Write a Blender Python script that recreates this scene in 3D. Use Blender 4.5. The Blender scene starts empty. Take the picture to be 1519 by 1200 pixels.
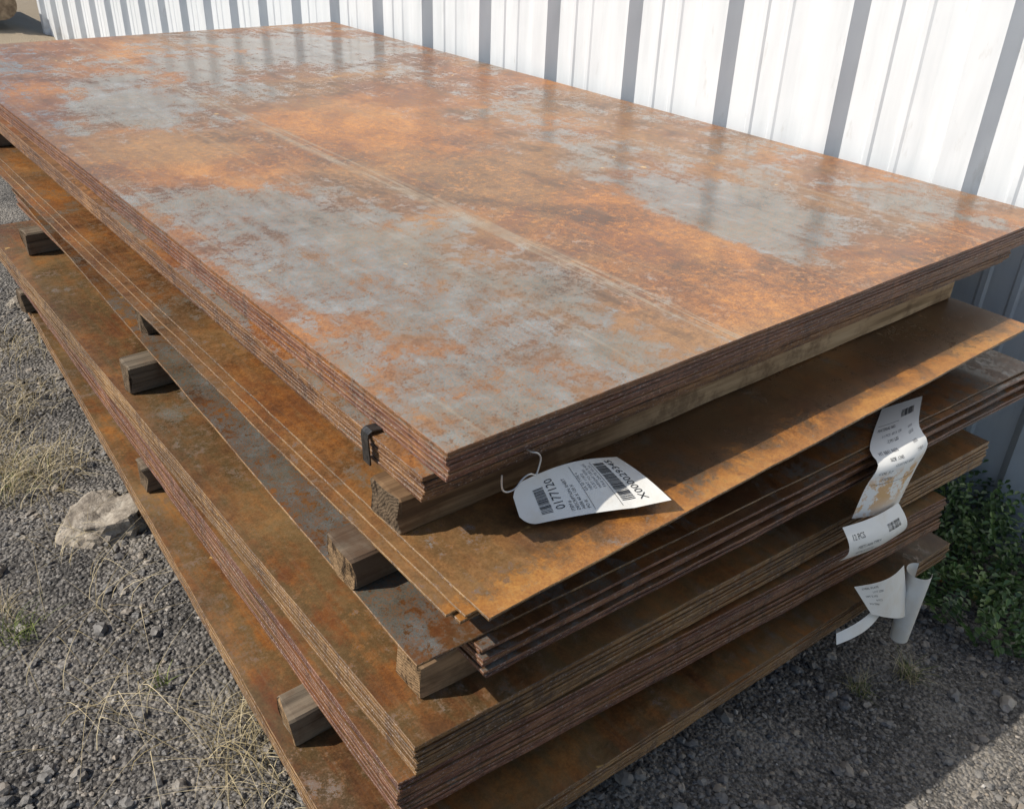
import bpy, bmesh, random, numpy as np
from math import *
from mathutils import Vector, Matrix, noise
random.seed(7); np.random.seed(7)
sc=bpy.context.scene
COL=sc.collection

# ------------------------------------------------------------------ helpers
class NT:
    def __init__(s,mat):
        mat.use_nodes=True; s.t=mat.node_tree; s.t.nodes.clear()
    def n(s,ty,**kw):
        nd=s.t.nodes.new(ty)
        for k,v in kw.items(): setattr(nd,k,v)
        return nd
    def l(s,a,b): s.t.links.new(a,b)
    def setin(s,sock,v):
        if hasattr(v,'is_output'): s.l(v,sock)
        else: sock.default_value=v
    def coord(s): return s.n('ShaderNodeTexCoord').outputs['Object']
    def map(s,v,scale=(1,1,1),loc=(0,0,0),rot=(0,0,0)):
        m=s.n('ShaderNodeMapping'); s.l(v,m.inputs[0]); m.inputs['Scale'].default_value=scale
        m.inputs['Location'].default_value=loc; m.inputs['Rotation'].default_value=rot; return m.outputs[0]
    def noise(s,v,scale=5,detail=4,rough=.5,dist=0):
        m=s.n('ShaderNodeTexNoise'); s.l(v,m.inputs['Vector']); m.inputs['Scale'].default_value=scale
        m.inputs['Detail'].default_value=detail; m.inputs['Roughness'].default_value=rough; m.inputs['Distortion'].default_value=dist
        return m.outputs['Fac']
    def noisec(s,v,scale=5,detail=4):
        m=s.n('ShaderNodeTexNoise'); s.l(v,m.inputs['Vector']); m.inputs['Scale'].default_value=scale
        m.inputs['Detail'].default_value=detail; return m.outputs['Color']
    def voro(s,v,scale=5,out='Distance'):
        m=s.n('ShaderNodeTexVoronoi'); s.l(v,m.inputs['Vector']); m.inputs['Scale'].default_value=scale; return m.outputs[out]
    def math(s,op,a,b=0.,clamp=False):
        m=s.n('ShaderNodeMath',operation=op); m.use_clamp=clamp; s.setin(m.inputs[0],a); s.setin(m.inputs[1],b); return m.outputs[0]
    def cen(s,v,k,b=0.):   # (v-.5)*k+b
        m=s.n('ShaderNodeMath',operation='MULTIPLY_ADD'); s.l(v,m.inputs[0]); m.inputs[1].default_value=k; m.inputs[2].default_value=b-.5*k; return m.outputs[0]
    def add(s,*a):
        r=a[0]
        for x in a[1:]: r=s.math('ADD',r,x)
        return r
    def vmath(s,op,a,b):
        m=s.n('ShaderNodeVectorMath',operation=op); s.setin(m.inputs[0],a); s.setin(m.inputs[1],b); return m
    def ss(s,v,a,b,lo=0.,hi=1.):
        m=s.n('ShaderNodeMapRange'); m.interpolation_type='SMOOTHSTEP'; s.l(v,m.inputs[0])
        m.inputs[1].default_value=a; m.inputs[2].default_value=b; m.inputs[3].default_value=lo; m.inputs[4].default_value=hi; return m.outputs[0]
    def mix(s,f,a,b,mode='MIX'):
        m=s.n('ShaderNodeMix',data_type='RGBA',blend_type=mode); s.setin(m.inputs[0],f)
        for i,x in ((6,a),(7,b)):
            if hasattr(x,'is_output'): s.l(x,m.inputs[i])
            else: m.inputs[i].default_value=(*x,1)
        return m.outputs[2]
    def mixf(s,f,a,b):
        m=s.n('ShaderNodeMix',data_type='FLOAT'); s.setin(m.inputs[0],f); s.setin(m.inputs[2],a); s.setin(m.inputs[3],b); return m.outputs[0]
    def ramp(s,v,stops):
        r=s.n('ShaderNodeValToRGB'); s.l(v,r.inputs[0]); e=r.color_ramp.elements
        while len(e)<len(stops): e.new(.5)
        for q,(p,c) in zip(e,stops): q.position=p; q.color=(*c,1)
        return r.outputs[0]
    def bump(s,h,strength=.3,dist=.002,nrm=None):
        b=s.n('ShaderNodeBump'); s.l(h,b.inputs['Height']); b.inputs['Strength'].default_value=strength; b.inputs['Distance'].default_value=dist
        if nrm is not None: s.l(nrm,b.inputs['Normal'])
        return b.outputs[0]
    def out(s,col,rough=.6,nrm=None,metal=0.,spec=.5,**kw):
        p=s.n('ShaderNodeBsdfPrincipled'); o=s.n('ShaderNodeOutputMaterial'); s.l(p.outputs[0],o.inputs[0])
        if hasattr(col,'is_output'): s.l(col,p.inputs['Base Color'])
        else: p.inputs['Base Color'].default_value=(*col,1)
        s.setin(p.inputs['Roughness'],rough); s.setin(p.inputs['Metallic'],metal); s.setin(p.inputs['Specular IOR Level'],spec)
        if nrm is not None: s.l(nrm,p.inputs['Normal'])
        return p
def M(name):
    m=bpy.data.materials.new(name); return m,NT(m)
def mesh_obj(name,verts,faces,mats=(),midx=None,smooth=False,parent=None):
    me=bpy.data.meshes.new(name); me.from_pydata([tuple(v) for v in verts],[],faces); me.update()
    for m in mats: me.materials.append(m)
    if midx is not None: me.polygons.foreach_set('material_index',midx)
    if smooth: me.polygons.foreach_set('use_smooth',[True]*len(me.polygons))
    o=bpy.data.objects.new(name,me); COL.objects.link(o)
    if parent: o.parent=parent
    return o

# ------------------------------------------------------------------ camera (calibrated)
f,pit,rol,yaw=1342.3,.5293,-.0376,.6898
Cc=Vector((-.4938,-.7113,.5727))
F=Vector((sin(yaw)*cos(pit),cos(yaw)*cos(pit),-sin(pit))); R=Vector((cos(yaw),-sin(yaw),0)); D=F.cross(R)
R2=R*cos(rol)+D*sin(rol); D2=-R*sin(rol)+D*cos(rol)
cd=bpy.data.cameras.new('camera'); co=bpy.data.objects.new('camera',cd); COL.objects.link(co)
mw=Matrix.Identity(4)
for i in range(3): mw[i][0]=R2[i]; mw[i][1]=-D2[i]; mw[i][2]=-F[i]; mw[i][3]=Cc[i]
co.matrix_world=mw; cd.sensor_width=36; cd.lens=f/1519*36; cd.clip_start=.01; cd.clip_end=500
sc.camera=co

# ------------------------------------------------------------------ materials
def steel_top(name,seed,blobs,bias=0.,dark=1.,olive=0.,gain=1.,lines=False,front=False,fg=1.):
    m,t=M(name); c=t.coord()
    cs=t.map(c,loc=(seed*3.1,seed*1.7,seed))
    wn=t.noisec(cs,4.5,4); w2=t.vmath('SUBTRACT',wn,(.5,.5,.5)).outputs[0]
    w3=t.vmath('SCALE',w2,(0,0,0)); w3.inputs['Scale'].default_value=.30; cw=t.vmath('ADD',c,w3.outputs[0]).outputs[0]
    tot=None
    for (cx,cy,rx,ry,a,rot) in blobs:
        mp=t.n('ShaderNodeMapping',vector_type='TEXTURE'); t.l(cw,mp.inputs[0])
        mp.inputs['Location'].default_value=(cx,cy,0); mp.inputs['Rotation'].default_value=(0,0,radians(rot)); mp.inputs['Scale'].default_value=(rx,ry,1e3)
        ln=t.vmath('LENGTH',mp.outputs[0],(0,0,0)).outputs['Value']
        g=t.ss(ln,.1,1.6,a,0.)
        tot=g if tot is None else t.math('ADD',tot,g)
    streak=t.noise(t.map(cs,scale=(22,1.1,1)),1.6,5,.65)
    streakf=t.noise(t.map(cs,scale=(110,2.2,1)),1.5,4,.6)
    big=t.noise(cs,3.1,5,.6,.4)
    mid=t.noise(cs,14,6,.72,.3)
    fine=t.noise(cs,70,5,.8)
    grain=t.noise(cs,300,2,.8)
    v=t.add(t.cen(big,1.3*gain),t.cen(mid,1.6*gain),t.cen(fine,2.0*gain),t.cen(streak,.8*gain),t.cen(grain,1.0))
    if tot is not None: v=t.math('ADD',v,tot)
    v=t.math('ADD',v,bias)
    scale=t.ss(v,-.04,.16)
    halo=t.ss(v,-.45,.0)
    rbig=t.noise(t.map(cs,loc=(5,2,1)),3.2,6,.68,.6)
    rv=t.add(t.cen(rbig,1.6,.5),t.cen(fine,1.3*fg),t.cen(grain,1.1*fg))
    rust=t.ramp(rv,[(.08,(.060,.022,.010)),(.32,(.155,.060,.020)),(.50,(.265,.100,.027)),(.68,(.385,.150,.032)),(.92,(.56,.25,.06))])
    tan=t.ss(t.noise(t.map(cs,loc=(9,9,3)),2.2,5,.6),.42,.60)
    tanc=t.ramp(rv,[(.1,(.095,.052,.022)),(.5,(.215,.122,.052)),(.9,(.36,.22,.10))])
    rust=t.mix(t.math('MULTIPLY',tan,.65),rust,tanc)
    red=t.ss(big,.36,.47,1,0)
    rust=t.mix(t.math('MULTIPLY',red,.5),rust,(.140,.048,.024))
    rust=t.mix(t.math('MULTIPLY',t.ss(streakf,.50,.72),.30),rust,(.28,.19,.11))
    if olive>0: rust=t.mix(t.math('MULTIPLY',t.ss(t.add(mid,t.cen(streak,.8)),.35,.62),olive),rust,t.ramp(rv,[(.1,(.06,.042,.018)),(.5,(.145,.102,.045)),(.9,(.26,.18,.085))]))
    gray=t.ramp(t.add(t.cen(mid,1.5,.5),t.cen(streak,.7),t.cen(grain,.9),t.cen(fine,.6)),[(.12,(.070,.080,.080)),(.5,(.158,.170,.162)),(.88,(.30,.325,.33))])
    gray=t.mix(t.ss(big,.44,.62,0,.5),gray,t.ramp(rv,[(.1,(.07,.062,.036)),(.5,(.155,.138,.088)),(.9,(.27,.22,.14))]))
    sp=t.ss(t.add(t.cen(grain,1.5,.5),t.cen(fine,1.4)),.51,.65)
    gray=t.mix(t.math('MULTIPLY',sp,.7),gray,(.235,.108,.042))
    col=t.mix(t.math('MULTIPLY',scale,.94),rust,gray)
    fl=t.math('MULTIPLY',t.ss(t.add(t.cen(fine,1.5*fg,.5),t.cen(mid,.8)),.56,.70),t.math('MULTIPLY',halo,t.math('SUBTRACT',1.,scale)))
    col=t.mix(t.math('MULTIPLY',fl,.65 if olive==0 else .4),col,(.54,.215,.040))
    dk=t.ss(t.add(t.cen(mid,1.2,.5),t.cen(streak,.8),t.cen(rbig,.7)),.22,.42,1,0)
    col=t.mix(t.math('MULTIPLY',dk,.5),col,(.070,.040,.022))
    vb=t.voro(t.vmath('ADD',cs,t.vmath('SCALE',w2,(0,0,0)).outputs[0]).outputs[0],3.4); bl=t.math('MULTIPLY',t.ss(t.add(vb,t.cen(fine,.10)),.035,.06,1,0),.85)
    col=t.mix(bl,col,(.66,.42,.15))
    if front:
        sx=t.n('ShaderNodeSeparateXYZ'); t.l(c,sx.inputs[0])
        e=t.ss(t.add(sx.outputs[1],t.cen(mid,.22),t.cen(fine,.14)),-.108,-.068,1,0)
        shade_y=t.math('MULTIPLY',t.ss(t.add(sx.outputs[1],t.cen(mid,.1)),-.10,-.05),t.ss(sx.outputs[1],.10,.22,1,0))
        shade_x=t.ss(t.add(sx.outputs[0],t.cen(mid,.3)),.02,.20)
        col=t.mix(t.math('MULTIPLY',t.math('MULTIPLY',shade_y,shade_x),.60),col,(.055,.030,.014))  # shadow of the bundle above, painted into the plate colour
        col=t.mix(t.math('MULTIPLY',e,.75),col,t.ramp(rv,[(.2,(.20,.075,.02)),(.5,(.46,.19,.04)),(.8,(.66,.34,.08))]))  # sunlit front strip, painted in as brighter orange rust
    if lines:
        sx=t.n('ShaderNodeSeparateXYZ'); t.l(c,sx.inputs[0])
        for (x0,w,k) in ((.505,.032,.6),(.335,.006,.25),(1.19,.004,.35),(1.23,.012,.3),(.05,.004,.3),(.85,.003,.2)):
            xx=t.add(sx.outputs[0],t.math('MULTIPLY',sx.outputs[1],.02))
            d=t.math('ABSOLUTE',t.math('SUBTRACT',xx,x0+.01),0.)
            lm=t.math('MULTIPLY',t.ss(d,w*.3,w,1,0),t.ss(streakf,.42,.54,.05,1.)); lm=t.math('MULTIPLY',lm,t.ss(mid,.3,.55,.3,1.))
            col=t.mix(t.math('MULTIPLY',lm,k),col,(.33,.27,.19))
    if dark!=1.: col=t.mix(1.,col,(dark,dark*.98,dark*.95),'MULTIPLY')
    ro=t.add(t.mixf(scale,.38,.14),t.cen(fine,.32)) 
    b1=t.bump(t.noise(t.map(c,scale=(1,.5,1)),3.,1,.4),.20,.010)
    b2=t.bump(t.noise(cs,260,2,.7),.20,.0006,b1)
    t.out(col,ro,b2,spec=.65)
    return m
def steel_edge(name,seed,c1,c2,c3):
    m,t=M(name); c=t.map(t.coord(),loc=(seed,seed,seed*.3))
    a=t.noise(t.map(c,scale=(1,1,7)),22,6,.8); b=t.noise(t.map(c,scale=(1,1,1.2)),5,4,.6)
    v=t.add(t.cen(a,2.0,.5),t.cen(b,1.1))
    col=t.ramp(v,[(.15,c1),(.5,c2),(.85,c3)])
    lay=t.noise(t.map(c,scale=(.6,.6,170)),1.,2,.5)
    col=t.mix(t.math('MULTIPLY',t.ss(lay,.48,.62),.4),col,(.28,.14,.045))
    run=t.ss(t.noise(t.map(c,scale=(1,1,.15)),45,4,.75),.50,.64); col=t.mix(t.math('MULTIPLY',run,.6),col,(.035,.017,.012))
    sp=t.ss(t.noise(c,260,3,.7),.57,.65)
    col=t.mix(t.math('MULTIPLY',sp,.55),col,(.38,.31,.27))
    t.out(col,.5,t.bump(t.noise(t.map(c,scale=(1,1,2)),190,3,.7),.9,.0014),spec=.45)
    return m
TOP1=steel_top('rusted_mill_scale_top',1,[(.20,.28,.20,.50,.36,0),(.14,.85,.17,.38,.30,0),(.98,.42,.14,.36,.62,8),(1.12,.95,.10,.35,.26,0),(.30,1.95,.17,.36,.48,0),(1.10,2.45,.35,.45,.46,0),(.45,.45,.05,.6,.14,0),(.62,2.2,.1,.5,.32,0),(1.35,.25,.1,.4,.18,0),
     (.62,1.25,.26,.42,-.38,0),(.72,.55,.16,.42,-.40,0),(.19,1.38,.16,.22,-.44,0),(1.0,.02,.5,.12,-.34,0)],-.09,lines=True)
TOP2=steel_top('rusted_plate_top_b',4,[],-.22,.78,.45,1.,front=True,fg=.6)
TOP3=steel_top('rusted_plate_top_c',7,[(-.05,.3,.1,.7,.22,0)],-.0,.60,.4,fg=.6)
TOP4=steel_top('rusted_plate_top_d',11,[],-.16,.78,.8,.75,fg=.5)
EDG_R=steel_edge('rusted_edge_red',1,(.040,.015,.010),(.115,.044,.026),(.25,.115,.065))
EDG_O=steel_edge('rusted_edge_olive',3,(.050,.027,.012),(.150,.082,.031),(.31,.185,.075))
EDG_B=steel_edge('rusted_edge_brown',5,(.038,.018,.011),(.125,.057,.026),(.29,.15,.06))

def wood_mat(name,seed,base=(.42,.27,.14),stain=.75,lo=.45):
    m,t=M(name); c=t.map(t.coord(),loc=(seed,seed*2,seed*.7))
    g=t.noise(t.map(c,scale=(2.5,60,60)),1.3,5,.65,.5)
    rng=t.noise(t.map(c,scale=(1.2,14,22)),1.8,3,.5,1.2)
    b=tuple(x*.35 for x in base); h=tuple(min(1,x*1.35) for x in base)
    col=t.ramp(t.add(t.cen(g,1.2,.5),t.cen(rng,.9)),[(.2,b),(.5,base),(.8,h)])
    st=t.ss(t.noise(c,11,5,.65),lo,lo+.23); col=t.mix(t.math('MULTIPLY',st,stain),col,(.085,.045,.024))
    t.out(col,.8,t.bump(g,.8,.003),spec=.2); return m
def endgrain_mat(name,seed,base=(.36,.24,.13)):
    m,t=M(name); c=t.coord()
    mp=t.map(c,loc=(0,-.04+seed*.013,.16+seed*.02),scale=(.15,1,1.2))
    d=t.vmath('LENGTH',mp,(0,0,0)).outputs['Value']
    d=t.math('ADD',d,t.math('MULTIPLY',t.noise(c,25,4),.03))
    w=t.math('SINE',t.math('MULTIPLY',d,1150.)); 
    g=t.noise(c,70,6,.75)
    v=t.add(t.math('MULTIPLY',w,.09),t.cen(g,1.6,.5))
    col=t.ramp(v,[(.2,tuple(x*.28 for x in base)),(.5,base),(.8,tuple(x*1.4 for x in base))])
    cr=t.ss(t.noise(t.map(c,scale=(1,5,1.2)),16,4,.7),.55,.62); col=t.mix(t.math('MULTIPLY',cr,.85),col,(.025,.015,.009))
    t.out(col,.85,t.bump(v,.9,.004),spec=.2); return m
# front spacer: grimy brown at the exposed end, paler further in
m,t=M('grimy_pale_lumber'); c=t.map(t.coord(),loc=(9,18,6))
g=t.noise(t.map(c,scale=(2.5,60,60)),1.3,5,.65,.5); rg=t.noise(t.map(c,scale=(1.2,14,22)),1.8,3,.5,1.2)
wv=t.add(t.cen(g,1.2,.5),t.cen(rg,.9))
pale=t.ramp(wv,[(.2,(.19,.125,.065)),(.5,(.40,.275,.155)),(.8,(.52,.38,.23))])
grim=t.ramp(wv,[(.2,(.050,.028,.014)),(.5,(.15,.088,.044)),(.8,(.27,.17,.09))])
sx=t.n('ShaderNodeSeparateXYZ'); t.l(t.coord(),sx.inputs[0])
ff=t.ss(t.add(sx.outputs[0],t.cen(t.noise(c,6,4,.6),.7)),.10,.62)
col=t.mix(ff,grim,pale)
st=t.ss(t.noise(c,13,5,.7),.47,.66); col=t.mix(t.math('MULTIPLY',st,.65),col,(.10,.055,.028))
t.out(col,.8,t.bump(g,.8,.003),spec=.2); WOOD1=m
WOOD=wood_mat('stained_lumber',1,(.32,.205,.115)); WOOD2=wood_mat('weathered_lumber',5,(.165,.13,.092)); 
END=endgrain_mat('lumber_end_grain',1,(.25,.160,.085)); END2=endgrain_mat('lumber_end_grain_weathered',3,(.13,.092,.058))

# ------------------------------------------------------------------ sheet bundles
def bundle(name,quads,mats,edge_wob=.0014):
    V=[];Fc=[];MI=[]
    for (zt,th,nl,nr,fr,fl,mt,me_) in quads:
        loop=[]
        cs=[nl,nr,fr,fl]
        for i in range(4):
            a=cs[i];b=cs[(i+1)%4]; L=hypot(b[0]-a[0],b[1]-a[1]); n=max(2,int(L/.03))
            nx,ny=(b[1]-a[1])/L,-(b[0]-a[0])/L; ph=random.random()*50
            for k in range(n):
                s=k/n; w=edge_wob*noise.noise(Vector((s*L*9,ph,0)))+edge_wob*.5*noise.noise(Vector((s*L*45,ph,7)))
                if k==0: w=0
                loop.append((a[0]+(b[0]-a[0])*s+nx*w,a[1]+(b[1]-a[1])*s+ny*w))
        b0=len(V); n=len(loop); cx=sum(p[0] for p in loop)/n; cy=sum(p[1] for p in loop)/n
        bev=min(.0009,th*.25)
        def ring(ins,z):
            for p in loop:
                dx,dy=cx-p[0],cy-p[1]
                V.append((p[0]+copysign(ins,dx),p[1]+copysign(ins,dy),z))
        ring(bev,zt);ring(0,zt-bev);ring(0,zt-th+bev);ring(bev,zt-th)
        for r in range(3):
            for k in range(n):
                k2=(k+1)%n
                Fc.append((b0+r*n+k,b0+(r+1)*n+k,b0+(r+1)*n+k2,b0+r*n+k2)); MI.append(me_)
        Fc.append(tuple(b0+k for k in range(n))); MI.append(mt)
        Fc.append(tuple(b0+3*n+k for k in reversed(range(n)))); MI.append(mt)
    o=mesh_obj(name,V,Fc,mats,MI); return o
def stack(z0,z1,n,nl,nr,far,fl_x=None,jit=.003,mt=0,me_=1,first_exact=True,drift=(0,0)):
    out=[];pitch=(z0-z1)/n
    flx=nl[0] if fl_x is None else fl_x
    ang=(nr[1]-nl[1])
    for i in range(n):
        jx,jy=(0,0) if (i==0 and first_exact) else (random.uniform(-jit,jit),random.uniform(-jit,jit))
        jx+=drift[0]*i; jy+=drift[1]*i; jr=random.uniform(-jit,jit); j2=random.uniform(-jit,jit)*.6
        th=pitch*random.uniform(.80,.93)
        out.append((z0-i*pitch,th,(nl[0]+jx,nl[1]+jy),(nr[0]+jr,nr[1]+jy+j2),(nr[0]+jr+(flx-nl[0]),far+jy+ang),(flx+jx+j2,far+jy),mt,me_))
    return out
W=1.524
q=stack(0,-.042,7,(0,0),(W,0),3.048,jit=.0025)
q+=stack(-.0425,-.087,7,(-.014,.030),(1.415,.018),3.04,jit=.004,me_=2,first_exact=False,drift=(.0,.001))
bundle('steel_sheet_bundle',q,[TOP1,EDG_R,EDG_B])
q=[]
for i,(nl,nr) in enumerate([((-.031,-.124),(1.287,-.111)),((-.046,-.100),(1.272,-.100)),((-.060,-.082),(1.262,-.092)),((-.050,-.096),(1.26,-.10))]):
    q+=stack(-.142-i*.005,-.147-i*.005,1,nl,nr,2.45,fl_x=nl[0]-.004)
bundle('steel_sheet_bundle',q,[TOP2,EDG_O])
q=stack(-.212,-.2165,1,(-.0974,-.077),(1.279,-.145),2.03,fl_x=-.037)
q+=stack(-.217,-.267,8,(-.020,-.099),(1.28,-.155),2.02,fl_x=-.03,jit=.006,me_=2)
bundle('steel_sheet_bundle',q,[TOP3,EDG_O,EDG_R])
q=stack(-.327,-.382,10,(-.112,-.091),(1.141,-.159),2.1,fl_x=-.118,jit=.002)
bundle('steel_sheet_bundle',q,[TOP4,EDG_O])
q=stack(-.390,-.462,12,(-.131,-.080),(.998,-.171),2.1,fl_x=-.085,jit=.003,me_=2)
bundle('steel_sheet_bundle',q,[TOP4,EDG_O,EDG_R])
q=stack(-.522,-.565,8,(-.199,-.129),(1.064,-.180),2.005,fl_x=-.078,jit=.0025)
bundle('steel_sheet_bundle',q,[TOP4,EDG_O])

# ------------------------------------------------------------------ dunnage
def lumber(x0,x1,y0,y1,z0,z1,mats,rough=.003,tilt=0.):
    bm=bmesh.new(); n=60; rings=[]
    ch=.0035
    prof=[(y0+ch,z0),((y0+y1)/2,z0),(y1-ch,z0),(y1,z0+ch),(y1,(z0+z1)/2),(y1,z1-ch),(y1-ch,z1),((y0+y1)/2,z1),(y0+ch,z1),(y0,z1-ch),(y0,(z0+z1)/2),(y0,z0+ch)]
    NP=len(prof); ph=random.random()*99
    xsl=[x0,x0+.004]+[x0+.004+(x1-x0)*(k/n) for k in range(1,n+1)]
    for k,x in enumerate(xsl):
        r=[]
        for j,(y,z) in enumerate(prof):
            dy=rough*noise.noise(Vector((x*10,j*.6,ph))); dx=0
            if k==0: dx=.010*noise.noise(Vector((y*45,z*45,ph))); y+=(.5*(y0+y1)-y)*.04; z+=(.5*(z0+z1)-z)*.04
            r.append(bm.verts.new((x+dx,y+dy+tilt*(x-x0),z)))
        rings.append(r)
    for k in range(len(xsl)-1):
        for j in range(NP):
            fa=bm.faces.new((rings[k][j],rings[k+1][j],rings[k+1][(j+1)%NP],rings[k][(j+1)%NP])); fa.material_index=0
    a=bm.faces.new(rings[0]); a.material_index=1; b=bm.faces.new(list(reversed(rings[-1]))); b.material_index=1
    bmesh.ops.recalc_face_normals(bm,faces=bm.faces)
    me=bpy.data.meshes.new('lumber_dunnage'); bm.to_mesh(me); bm.free()
    for m in mats: me.materials.append(m)
    o=bpy.data.objects.new('lumber_dunnage',me); COL.objects.link(o); return o
A=(WOOD,END);B=(WOOD2,END2)
lumber(-.032,1.27,.056,.126,-.1415,-.0875,(WOOD1,END2),tilt=-.006)
lumber(.03,1.3,.95,1.03,-.1415,-.0875,B); lumber(-.03,1.3,2.2,2.3,-.1415,-.0875,B)
lumber(-.093,1.2,.073,.144,-.2115,-.1625,(WOOD2,END),tilt=-.02); lumber(-.052,1.2,.93,.97,-.2115,-.1625,B); lumber(-.02,1.2,1.9,1.98,-.2115,-.1625,B)
lumber(-.066,1.2,-.037,.02,-.3265,-.2675,A,tilt=-.04); lumber(-.098,1.1,.93,.985,-.3265,-.2675,B); lumber(-.068,1.1,1.80,1.86,-.3265,-.2675,B)
lumber(-.07,.95,.1,.17,-.3895,-.3825,B); lumber(-.07,.95,1.5,1.57,-.3895,-.3825,B)
lumber(-.165,1.0,.144,.20,-.5215,-.4625,(WOOD2,END)); lumber(-.120,1.,.875,.925,-.5215,-.4625,B); lumber(-.10,1.,1.90,1.95,-.5215,-.4625,B)
for y in (.1,.95,1.85): lumber(-.06,.98,y,y+.09,-.70,-.5655,B)

# ------------------------------------------------------------------ metal wall
m,t=M('painted_white_steel'); c=t.coord()
n1=t.noise(c,1.5,4,.6); n2=t.noise(t.map(c,scale=(1,6,.6)),4,4,.6)
col=t.ramp(t.math('ADD',t.math('MULTIPLY',n1,.5),t.math('MULTIPLY',n2,.5)),[(.3,(.57,.60,.62)),(.5,(.67,.695,.715)),(.7,(.725,.745,.76))])
sepz=t.n('ShaderNodeSeparateXYZ'); t.l(c,sepz.inputs[0])
dirt=t.math('MULTIPLY',t.ss(sepz.outputs[2],-.85,-.45,1,0),t.ss(t.noise(c,9,5,.7),.4,.7))
col=t.mix(t.math('MULTIPLY',dirt,.6),col,(.35,.30,.24))
sm=t.ss(t.noise(t.map(c,scale=(1,2.5,.7)),9,5,.7),.60,.72); col=t.mix(t.math('MULTIPLY',sm,.3),col,(.42,.41,.38))
t.out(col,.38,t.bump(t.noise(t.map(c,scale=(1,3,1)),3,2,.5),.6,.014),spec=.45); WALLM=m
P=.365; XW=1.60
prof=[(0,0),(.038,-.004),(.044,-.0075),(.056,-.0075),(.062,-.003),(.112,-.003),(.118,-.0075),(.130,-.0075),(.137,-.003),(.20,0),(.222,-.036),(.292,-.036),(.318,0)]
V=[];Fc=[];pts=[]
y=.22-.222
for i in range(-5,23):
    for (dy,dx) in prof: pts.append((XW+dx,y+i*P+dy))
zs=[-1.0,-.8,-.5,-.2,.2,.6,1.0,1.6,2.4,3.2]
for z in zs:
    for (x_,y_) in pts:
        V.append((x_+.006*noise.noise(Vector((y_*1.2,z*1.1,3))),y_,z))
n=len(pts)
for r in range(len(zs)-1):
    for j in range(n-1): Fc.append((r*n+j,(r+1)*n+j,(r+1)*n+j+1,r*n+j+1))
wall=mesh_obj('corrugated_metal_wall',V,Fc,[WALLM])

# ------------------------------------------------------------------ ground
def gz(x,yy):
    s=min(max((x-.3)/1.3,0),1); s2=max(0,min((yy-3)/4,1))
    return -.655-.175*s*(1-.5*s2)+.014*noise.noise(Vector((x*2.2,yy*2.2,0)))+.008*noise.noise(Vector((x*9,yy*9,4)))
xs=list(np.concatenate([[-90,-40,-20,-10,-6,-4,-3,-2,-1.4],np.arange(-1.1,1.75,.02),[2,3,5,9,20,60]]))
ys=list(np.concatenate([[-60,-25,-10,-5,-3,-2,-1.3],np.arange(-.9,3.3,.02),[3.5,4,4.6,5.4,6.5,8,10,13,18,30,60,120]]))
V=[(x,yy,gz(x,yy)+.005*noise.noise(Vector((x*40,yy*40,9)))) for yy in ys for x in xs]; nx=len(xs)
Fc=[(j*nx+i,j*nx+i+1,(j+1)*nx+i+1,(j+1)*nx+i) for j in range(len(ys)-1) for i in range(nx-1)]
m,t=M('dusty_gravel_ground'); c=t.coord()
a=t.noise(c,5,6,.65); b=t.noise(c,140,5,.75); vv=t.voro(c,130); 
col=t.ramp(t.add(t.cen(a,1.2,.5),t.cen(b,1.6)),[(.22,(.040,.037,.034)),(.5,(.125,.115,.103)),(.78,(.30,.27,.23))])
vc=t.voro(c,150,'Color'); hs=t.n('ShaderNodeSeparateColor'); t.l(vc,hs.inputs[0])
col=t.mix(t.math('MULTIPLY',t.ss(hs.outputs[0],.6,1),.5),col,(.40,.37,.33))
far=t.n('ShaderNodeSeparateXYZ'); t.l(c,far.inputs[0])
col=t.mix(t.ss(far.outputs[1],4.5,7.5,0,.9),col,(.38,.31,.22))
h=t.math('SUBTRACT',t.math('MULTIPLY',b,.6),t.math('MULTIPLY',vv,1.2))
t.out(col,.9,t.bump(h,1.,.007),spec=.25)
mesh_obj('ground',V,Fc,[m],smooth=True)

# gravel
m,t=M('gravel_stone'); 
at=t.n('ShaderNodeAttribute',attribute_name='tint'); c=t.coord()
col=t.ramp(at.outputs['Fac'],[(0,(.045,.043,.041)),(.3,(.115,.108,.102)),(.6,(.23,.213,.19)),(.85,(.35,.285,.21)),(1,(.66,.63,.58))])
col=t.mix(t.math('MULTIPLY',t.noise(c,260,3,.7),.45),col,(.09,.085,.078))
t.out(col,.6,t.bump(t.noise(c,500,2,.7),.6,.001),spec=.5); GST=m
bm=bmesh.new(); bmesh.ops.create_icosphere(bm,subdivisions=1,radius=1); iv=np.array([v.co[:] for v in bm.verts]); ifc=[[v.index for v in f_.verts] for f_ in bm.faces]
bm.free(); bm=bmesh.new(); bmesh.ops.create_icosphere(bm,subdivisions=2,radius=1); iv2=np.array([v.co[:] for v in bm.verts]); ifc2=[[v.index for v in f_.verts] for f_ in bm.faces]; bm.free()
rng=np.random.default_rng(3); VV=[];FF=[];TT=[];off=0
cnt=0
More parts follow.
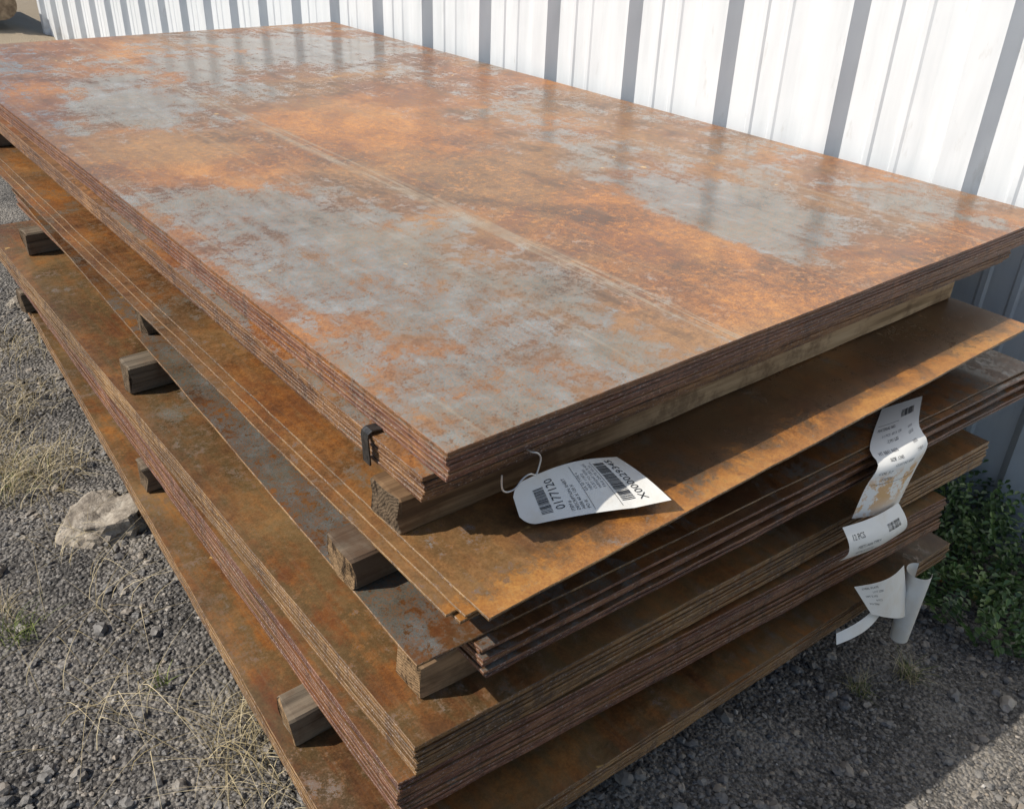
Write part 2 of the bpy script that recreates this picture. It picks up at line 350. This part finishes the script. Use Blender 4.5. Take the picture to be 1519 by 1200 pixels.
while cnt<34000:
    if rng.random()<.58: x=rng.uniform(-.95,-.05); yy=rng.uniform(-.1,2.9)
    else: x=rng.uniform(.2,1.58); yy=rng.uniform(-.75,.15)
    cl=noise.noise(Vector((x*4,yy*4,7)))
    if rng.random()>.62+cl*1.1: continue
    cnt+=1
    s=min(.0020*np.exp(rng.normal(.0,.6)),.010)
    if rng.random()<.003: s=rng.uniform(.008,.013)
    src,fc=(iv,ifc) if s<.006 else (iv2,ifc2)
    p=src*(1+rng.uniform(-.3,.3,(len(src),1)))*np.array([rng.uniform(.8,1.4),rng.uniform(.8,1.3),rng.uniform(.5,.9)])*s
    a=rng.uniform(0,6.28); ca,sa=cos(a),sin(a); p=p@np.array([[ca,sa,0],[-sa,ca,0],[0,0,1]])
    tv=min(1,max(0,rng.beta(1.7,2.2)))
    if s>.006: tv=.35+.65*tv
    p+=np.array([x,yy,gz(x,yy)+s*.25]); VV.append(p); FF+= [[q_+off for q_ in f_] for f_ in fc]; off+=len(src); TT+=[tv]*len(src)
VV=np.concatenate(VV); g=mesh_obj('gravel',VV,FF,[GST])
at_=g.data.attributes.new('tint','FLOAT','POINT'); at_.data.foreach_set('value',TT)

# rock
def rock(x,yy,sx,sy,sz,seed):
    bm=bmesh.new(); bmesh.ops.create_icosphere(bm,subdivisions=4,radius=1)
    for v in bm.verts:
        d=v.co.normalized(); r=1+.35*noise.noise(d*1.4+Vector((seed,0,0)))+.16*noise.noise(d*4+Vector((0,seed,0)))+.05*noise.noise(d*12)
        v.co=Vector((d.x*sx*r,d.y*sy*r,max(-.3,min(d.z,.62))*sz*r))+Vector((x,yy,gz(x,yy)))
    me=bpy.data.meshes.new('rock'); bm.to_mesh(me); bm.free(); me.materials.append(RKM)
    o=bpy.data.objects.new('rock',me); COL.objects.link(o)
m,t=M('limestone_rock'); c=t.coord()
t.out(t.ramp(t.cen(t.noise(c,28,7,.75),1.8,.5),[(.15,(.12,.10,.08)),(.5,(.31,.265,.21)),(.85,(.50,.45,.37))]),.85,t.bump(t.noise(c,60,5,.7),.9,.006),spec=.2); RKM=m
rock(-.180,1.01,.092,.078,.062,2); rock(-.42,.98,.03,.02,.02,5); rock(-.05,2.3,.03,.03,.03,8)

# grass
def gm(name,c1,c2):
    m,t=M(name); at=t.n('ShaderNodeAttribute',attribute_name='tint')
    p=t.out(t.ramp(at.outputs['Fac'],[(0,c1),(1,c2)]),.7,spec=.2); return m
DRY=gm('dry_grass_blade',(.22,.17,.08),(.62,.52,.33)); GRN=gm('green_grass_blade',(.06,.09,.02),(.22,.25,.07)); 
def blades(name,specs,mat):
    V=[];Fc=[];T=[]
    for (x,yy,n,h,w,spread,lay) in specs:
        for _ in range(n):
            a=random.uniform(0,2*pi); r=spread*random.random()**.7; bx=x+r*cos(a); by=yy+r*sin(a); z=gz(bx,by)
            L=h*random.uniform(.5,1.2); a2=random.uniform(0,2*pi); l=lay*random.uniform(.4,1.3); dx,dy=cos(a2),sin(a2); px,py=-dy,dx; b0=len(V); seg=6; tt=random.random()
            cur=random.uniform(-.4,.4)
            for k in range(seg+1):
                s=k/seg; hz=L*(s-min(l,1.3)*.55*s*s); rr=L*l*s*s*.9+.1*L*s
                if hz<.001: hz=.001
                ww=w*(1-s*.85)*.5
                cx=bx+dx*rr+px*cur*L*s*s; cy=by+dy*rr+py*cur*L*s*s
                V.append((cx-px*ww,cy-py*ww,z+hz));V.append((cx+px*ww,cy+py*ww,z+hz+ww*.5)); T+=[tt,tt]
            for k in range(seg): Fc.append((b0+2*k,b0+2*k+1,b0+2*k+3,b0+2*k+2))
    o=mesh_obj(name,V,Fc,[mat]); a_=o.data.attributes.new('tint','FLOAT','POINT'); a_.data.foreach_set('value',T); return o
blades('dry_grass',[(-.27,1.28,300,.10,.0019,.12,1.),(-.36,1.5,240,.08,.0018,.16,1.),(-.2,1.65,180,.07,.0016,.12,1.2),(-.19,.27,110,.11,.0018,.08,1.2),(-.16,.36,60,.08,.0015,.06,1.),(-.33,.45,26,.16,.0016,.1,1.6),(-.45,.85,80,.06,.0015,.06,.9),(-.28,.75,26,.13,.0014,.12,1.6),(-.35,.6,16,.17,.0015,.12,1.8),(-.24,.98,50,.09,.0016,.1,1.2),(.90,-.24,55,.055,.0013,.025,.8),(.80,-.2,40,.045,.0013,.025,.8),(-.15,2.0,160,.08,.0018,.15,1.),(-.22,.12,60,.1,.0016,.08,1.4)],DRY)
blades('green_grass',[(-.41,.78,70,.06,.0018,.035,.9),(-.25,.5,14,.035,.003,.012,.9),(.91,-.24,50,.05,.0014,.02,.8),(.79,-.21,40,.04,.0014,.02,.8),(-.3,1.3,80,.06,.0014,.1,.9),(-.55,.9,40,.05,.0014,.03,.9)],GRN)

# low holly-leaved ground cover against the wall
V=[];Fc=[];T=[]
def leaf(p,d,up,L,wd,tt):
    s=d.cross(up).normalized(); b0=len(V)
    pts=[(0,0,0),(.25,.32,.04),(.45,.5,.06),(.62,.36,.07),(.8,.34,.05),(1,0,.0),(.8,-.34,.05),(.62,-.36,.07),(.45,-.5,.06),(.25,-.32,.04)]
    for (a,b,c_) in pts:
        q_=p+d*(a*L)+s*(b*wd)+up*((abs(b)*.35-a*a*.15)*L); V.append(tuple(q_)); T.append(tt)
    Fc.append((b0,b0+1,b0+2,b0+3,b0+4,b0+5)); Fc.append((b0,b0+5,b0+6,b0+7,b0+8,b0+9))
for i in range(700):
    x=random.uniform(1.06,1.57); yy=random.uniform(-.62,.22)
    if x<1.13+.12*noise.noise(Vector((yy*6,1,1))): continue
    hmax=.07+.16*(x-1.1)/.45+.04*noise.noise(Vector((x*7,yy*7,2)))
    base=Vector((x,yy,gz(x,yy))); 
    az=random.uniform(0,2*pi); lean=random.uniform(.1,.8); d=Vector((cos(az)*lean,sin(az)*lean,1)).normalized()
    L=hmax*random.uniform(.6,1.15); tt=random.random(); k=6
    for j in range(k):
        s=.3+.7*j/(k-1); p=base+d*(L*s); 
        for sg in (-1,1):
            side=d.cross(Vector((sin(az*3),cos(az*2),.3))).normalized()*sg
            ld=(side+d*.35+Vector((random.uniform(-.3,.3),random.uniform(-.3,.3),random.uniform(-.2,.3)))).normalized()
            up=Vector((random.uniform(-.4,.4),random.uniform(-.4,.4),1)).normalized()
            leaf(p,ld,up,random.uniform(.012,.021),random.uniform(.009,.014),min(1,max(0,tt*.6+.4*random.random())))
m,t=M('holly_leaf'); at=t.n('ShaderNodeAttribute',attribute_name='tint')
t.out(t.ramp(at.outputs['Fac'],[(0,(.028,.055,.018)),(.6,(.08,.145,.04)),(.92,(.17,.24,.07)),(1,(.25,.11,.03))]),.36,spec=.5)
o=mesh_obj('ground_cover_shrub',V,Fc,[m]); a_=o.data.attributes.new('tint','FLOAT','POINT'); a_.data.foreach_set('value',T)

# ------------------------------------------------------------------ paper tags
m,t=M('white_tag_paper'); c=t.coord()
col=t.mix(t.math('MULTIPLY',t.ss(t.noise(c,12,5,.65),.42,.66),.40),(.74,.73,.69),(.60,.50,.36))
t.out(col,.5,t.bump(t.noise(c,25,3),.3,.004),spec=.35); PAP=m
m,t=M('stained_tag_paper'); c=t.coord()
st=t.ss(t.noise(t.map(c,scale=(.7,1.,1.)),30,6,.75),.47,.54); sz=t.n('ShaderNodeSeparateXYZ'); t.l(c,sz.inputs[0])
band=t.math('MULTIPLY',t.ss(sz.outputs[2],-.315,-.27),t.ss(sz.outputs[2],-.250,-.225,1,0))
col=t.mix(t.math('MULTIPLY',st,t.math('MULTIPLY',band,.85)),(.74,.73,.69),(.58,.30,.07))
t.out(col,.5,spec=.35); PAPS=m
m,t=M('black_ink'); t.out((.02,.02,.022),.6); INK=m
m,t=M('grey_ink'); t.out((.14,.14,.15),.6); INK2=m
def text_mesh(s,size):
    cu=bpy.data.curves.new('t','FONT'); cu.body=s; cu.size=size; cu.resolution_u=2
    ob=bpy.data.objects.new('t',cu); COL.objects.link(ob); dgx=bpy.context.evaluated_depsgraph_get(); dgx.update()
    me=ob.evaluated_get(dgx).to_mesh(); v=[tuple(x.co[:2]) for x in me.vertices]; fc=[tuple(p.vertices) for p in me.polygons]
    ob.evaluated_get(dgx).to_mesh_clear(); bpy.data.objects.remove(ob); return v,fc
def tag(name,fn,wdt,hgt,mat,items,nu=24,nv=24,parent=None):
    V=[];Fc=[]
    for j in range(nv+1):
        for i in range(nu+1): V.append(fn(i/nu,j/nv))
    for j in range(nv):
        for i in range(nu):
            Fc.append((j*(nu+1)+i,j*(nu+1)+i+1,(j+1)*(nu+1)+i+1,(j+1)*(nu+1)+i))
    o=mesh_obj(name,V,Fc,[mat],smooth=True,parent=parent)
    IV=[];IF=[];MI=[]
    def P3(x,y_):
        u=x/wdt;v=y_/hgt;e=.01
        p=fn(u,v);a=fn(min(u+e,1),v)-fn(max(u-e,0),v);b=fn(u,min(v+e,1))-fn(u,max(v-e,0)); nn=a.cross(b).normalized()
        return p+nn*.0005
    def rect(x,y_,w,h,mi=0):
        k=max(1,int(max(w,h)/.006)); b0=len(IV)
        for s in range(k+1):
            if w>h: IV.append(P3(x+w*s/k,y_));IV.append(P3(x+w*s/k,y_+h))
            else: IV.append(P3(x,y_+h*s/k));IV.append(P3(x+w,y_+h*s/k))
        for s in range(k): IF.append((b0+2*s,b0+2*s+1,b0+2*s+3,b0+2*s+2)); MI.append(mi)
    for it in items:
        if it[0]=='bar':
            _,x,y_,w,h,vert=it; r=random.Random(5); p=0; Lr=h if vert else w
            while p<Lr:
                b=r.choice([.0006,.0006,.0012,.0018])*(1 if Lr>.03 else .6)
                if p+b>Lr: break
                rect(x,y_+p,w,b) if vert else rect(x+p,y_,b,h)
                p+=b+r.choice([.0007,.0007,.0014])*(1 if Lr>.03 else .6)
        elif it[0]=='line': rect(*it[1:5],0)
        else:
            _,s,x,y_,size,vert,mi=it; v,fc=text_mesh(s,size); b0=len(IV)
            for (a,b) in v: IV.append(P3(x-b,y_+a) if vert else P3(x+a,y_+b))
            for q_ in fc: IF.append(tuple(b0+z for z in q_)); MI.append(mi)
    if IV: mesh_obj(name+'_print',IV,IF,[INK,INK2],MI,parent=o)
    return o
def bil(a,b,c_,d,u,v): return a*(1-u)*(1-v)+b*u*(1-v)+c_*u*v+d*(1-u)*v
a1=Vector((.0987,-.023,-.1365));b1=Vector((.280,-.107,-.130));c1=Vector((.286,.002,-.117));d1=Vector((.0995,.0055,-.092))
def f1(u,v):
    if u<.1: v=.5+(v-.5)*sqrt(max(0,1-.75*(1-u/.1)**2))
    p=bil(a1,b1,c1,d1,u,v); p.z+=.012*sin(pi*u)*(.4+.6*v)+.004*sin(pi*v)*u+.012*max(0,u-.75)*4*(1-v)*.6; return p
items=[('bar',.028,.016,.015,.054,True),('text','0177120',.060,.018,.018,True,0)]
for i,s in enumerate(["ITEM #","DESCRIPTION: SHEET","A606 60 X 120 X","PO #:"]): items.append(('text',s,.070+i*.0068,.010,.0065,True,0))
items+= [('bar',.134,.014,.018,.072,True),('text','X000029345',.168,.010,.0155,True,0)]
for i in range(5): items.append(('text',["GR 50 TYPE 4","HEAT 11872","CUST PO 4500","WEIGHT LBS 8,420","TAG DATE 03-21"][i],.100+i*.0068,.040,.0060,True,1))
items+=[('line',.094,.006,.0006,.084),('line',.130,.006,.0006,.084)]
tag('shipping_tag',f1,.19,.097,PAP,items,nu=48)
rows=[(0.,Vector((.877,-.064,-.2105)),Vector((.980,-.081,-.2105))),(.36,Vector((.747,-.123,-.2095)),Vector((.882,-.131,-.2095))),(.5,Vector((.722,-.156,-.217)),Vector((.862,-.163,-.225))),(.72,Vector((.691,-.160,-.246)),Vector((.838,-.166,-.266))),(1.,Vector((.664,-.165,-.291)),Vector((.800,-.172,-.314)))]
def cr(p0,p1,p2,p3,k): return .5*((2*p1)+(p2-p0)*k+(2*p0-5*p1+4*p2-p3)*k*k+(3*p1-p0-3*p2+p3)*k**3)
def f2(u,v):
    s=1-v
    for i in range(len(rows)-1):
        if s<=rows[i+1][0]+1e-9:
            k=(s-rows[i][0])/(rows[i+1][0]-rows[i][0]); g_=lambda j,c_: rows[max(0,min(len(rows)-1,j))][c_]
            L=cr(g_(i-1,1),g_(i,1),g_(i+1,1),g_(i+2,1),k); Rr=cr(g_(i-1,2),g_(i,2),g_(i+1,2),g_(i+2,2),k); break
    p=L.lerp(Rr,u); p.y-=.010*sin(pi*u)*min(1,s*2); p.z=max(p.z,-.2112) if s<.3 else p.z; return p
it2=[('bar',.062,.140,.036,.012,False)]
tx=["MATERIAL NO.","11 PCS  60 X 120","7,941 LBS","HT 8841 A606","SIZE .1345","CUST PO 45001","COIL T-7","STOCK"]
for i in range(8): it2.append(('text',tx[i],.010+(i%3)*.012,.128-i*.0105,.0062,False,1 if i%2 else 0))
for i in range(4): it2.append(('text',["60.00","120.00","A606","TYPE 4"][i],.085,.117-i*.0105,.0055,False,1))
it2+=[('line',.008,.136,.05,.0005),('line',.008,.050,.10,.0005)]
LB=tag('hanging_label',f2,.12,.17,PAPS,it2)
a3=Vector((.617,-.185,-.341));b3=Vector((.806,-.185,-.375));c3=Vector((.778,-.180,-.300));d3=Vector((.610,-.180,-.274))
def f3(u,v):
    p=bil(a3,b3,c3,d3,u,v); p.y-=.016*sin(pi*v)+.006*sin(pi*u); return p
it3=[('text','12 PCS',.01,.038,.010,False,0),('text','MEETS A606 TYPE 4',.02,.024,.0065,False,1),('text','60.00 X 120.00',.02,.014,.0065,False,1),('bar',.10,.032,.04,.010,False)]
tag('hanging_label',f3,.16,.055,PAP,it3)
a4=Vector((.735,-.21,-.50));b4=Vector((.905,-.205,-.60));c4=Vector((.842,-.195,-.455));d4=Vector((.685,-.19,-.426))
def f4(u,v):
    p=bil(a4,b4,c4,d4,u,v); return p+Vector((0,-.012*sin(pi*u),0))
it4=[('text',s,.012+.02*(i%2),.078-.011*i,.0068,False,i%2) for i,s in enumerate(["STEEL PLATE","LOT 2281","WT 5,102","8 PCS","PO 7781"])]
L3=tag('hanging_label',f4,.15,.09,PAP,it4)
ax0=Vector((.895,-.205,-.490));ax1=Vector((.900,-.205,-.655));
def f5(u,v):
    p=ax0.lerp(ax1,1-v); th=u*4.8+.6; r=(.024-.003*u)*(1-.25*(1-v))
    return p+Vector((cos(th)*r,sin(th)*r,.0))
tag('curled_end',f5,.1,.17,PAP,[],nu=36,parent=L3)
a6=Vector((.66,-.200,-.535));b6=Vector((.79,-.205,-.525));c6=Vector((.80,-.196,-.495));d6=Vector((.665,-.192,-.518))
tag('lower_strip',lambda u,v:bil(a6,b6,c6,d6,u,v)+Vector((0,-.01*sin(pi*u),0)),.13,.03,PAP,[],parent=L3)

# ------------------------------------------------------------------ strap seal, wire hook
m,t=M('dark_strap_steel'); c=t.coord(); t.out(t.ramp(t.noise(c,90,5,.7),[(.35,(.02,.022,.024)),(.7,(.12,.11,.10))]),.35,metal=.6); STR=m
m,t=M('galvanised_wire'); t.out((.55,.55,.53),.4,metal=.6); WIR=m
def ribbon(name,path,w,th=.0012,mat=STR):
    V=[];Fc=[]
    for i,p in enumerate(path):
        p=Vector(p); a=Vector(path[max(0,i-1)]);b=Vector(path[min(len(path)-1,i+1)]); tg=(b-a).normalized(); nn=Vector((0,1,0)).cross(tg)*th
        for (sy,so) in ((-w/2,0),(w/2,0),(w/2,1),(-w/2,1)): V.append(p+Vector((0,sy,0))+nn*so)
    for i in range(len(path)-1):
        for j in range(4): Fc.append((i*4+j,i*4+(j+1)%4,(i+1)*4+(j+1)%4,(i+1)*4+j))
    Fc.append((0,1,2,3)); e=(len(path)-1)*4; Fc.append((e+3,e+2,e+1,e)); return mesh_obj(name,V,Fc,[mat])
ribbon('steel_strap',[(.03,.15,-.0423),(-.004,.15,-.0400),(-.016,.15,-.0385),(-.0205,.15,-.041),(-.0215,.15,-.047),(-.0205,.15,-.066),(-.020,.15,-.087)],.017,.0022)
def wire(name,pts,r,mat):
    cu=bpy.data.curves.new(name,'CURVE'); cu.dimensions='3D'; sp=cu.splines.new('NURBS'); sp.points.add(len(pts)-1)
    for p_,q_ in zip(sp.points,pts): p_.co=(*q_,1)
    sp.use_endpoint_u=True; sp.order_u=3; cu.bevel_depth=r; cu.bevel_resolution=3; cu.materials.append(mat)
    o=bpy.data.objects.new(name,cu); COL.objects.link(o)
wire('wire_hook',[(.125,.03,-.047),(.126,.0,-.047),(.134,-.004,-.048),(.141,-.004,-.058),(.137,-.005,-.070),(.132,-.006,-.082),(.122,-.006,-.073),(.108,-.006,-.077),(.098,-.008,-.086),(.084,-.006,-.088),(.077,-.004,-.080),(.078,-.004,-.060)],.0012,WIR)

# far log pile near the end of the wall
m,t=M('cut_log'); c=t.coord(); t.out(t.ramp(t.noise(c,14,6,.6),[(.3,(.12,.08,.05)),(.7,(.42,.32,.21))]),.85); LOG=m
bm=bmesh.new()
for (x,z,r0) in ((1.28,-.50,.14),(.98,-.52,.13),(1.12,-.28,.12)):
    bmesh.ops.create_cone(bm,cap_ends=True,segments=24,radius1=r0,radius2=r0*.94,depth=1.6,matrix=Matrix.Translation((x,9.2,z))@Matrix.Rotation(pi/2,4,'X'))
for v in bm.verts: v.co+=Vector((.02*noise.noise(v.co*3),0,.02*noise.noise(v.co*4)))
me=bpy.data.meshes.new('log_pile'); bm.to_mesh(me); bm.free(); me.materials.append(LOG); o=bpy.data.objects.new('log_pile',me); COL.objects.link(o)

# ------------------------------------------------------------------ light
sd=Vector((-.80,.42,0)).normalized(); el=radians(43)
S=Vector((sd.x*cos(el),sd.y*cos(el),sin(el)))
ld_=bpy.data.lights.new('sun','SUN'); ld_.energy=5.0; ld_.angle=radians(.5); ld_.color=(1,.94,.85)
lo=bpy.data.objects.new('sun',ld_); COL.objects.link(lo); lo.rotation_euler=S.to_track_quat('Z','Y').to_euler()
w=bpy.data.worlds.new('World'); sc.world=w; w.use_nodes=True; nt=w.node_tree
sk=nt.nodes.new('ShaderNodeTexSky'); sk.sky_type='NISHITA'; sk.sun_disc=False; sk.sun_elevation=el; sk.sun_rotation=atan2(S.x,S.y)
nt.links.new(sk.outputs[0],nt.nodes['Background'].inputs[0]); nt.nodes['Background'].inputs[1].default_value=.115
sc.view_settings.view_transform='Standard'; sc.view_settings.look='None'; sc.view_settings.exposure=0
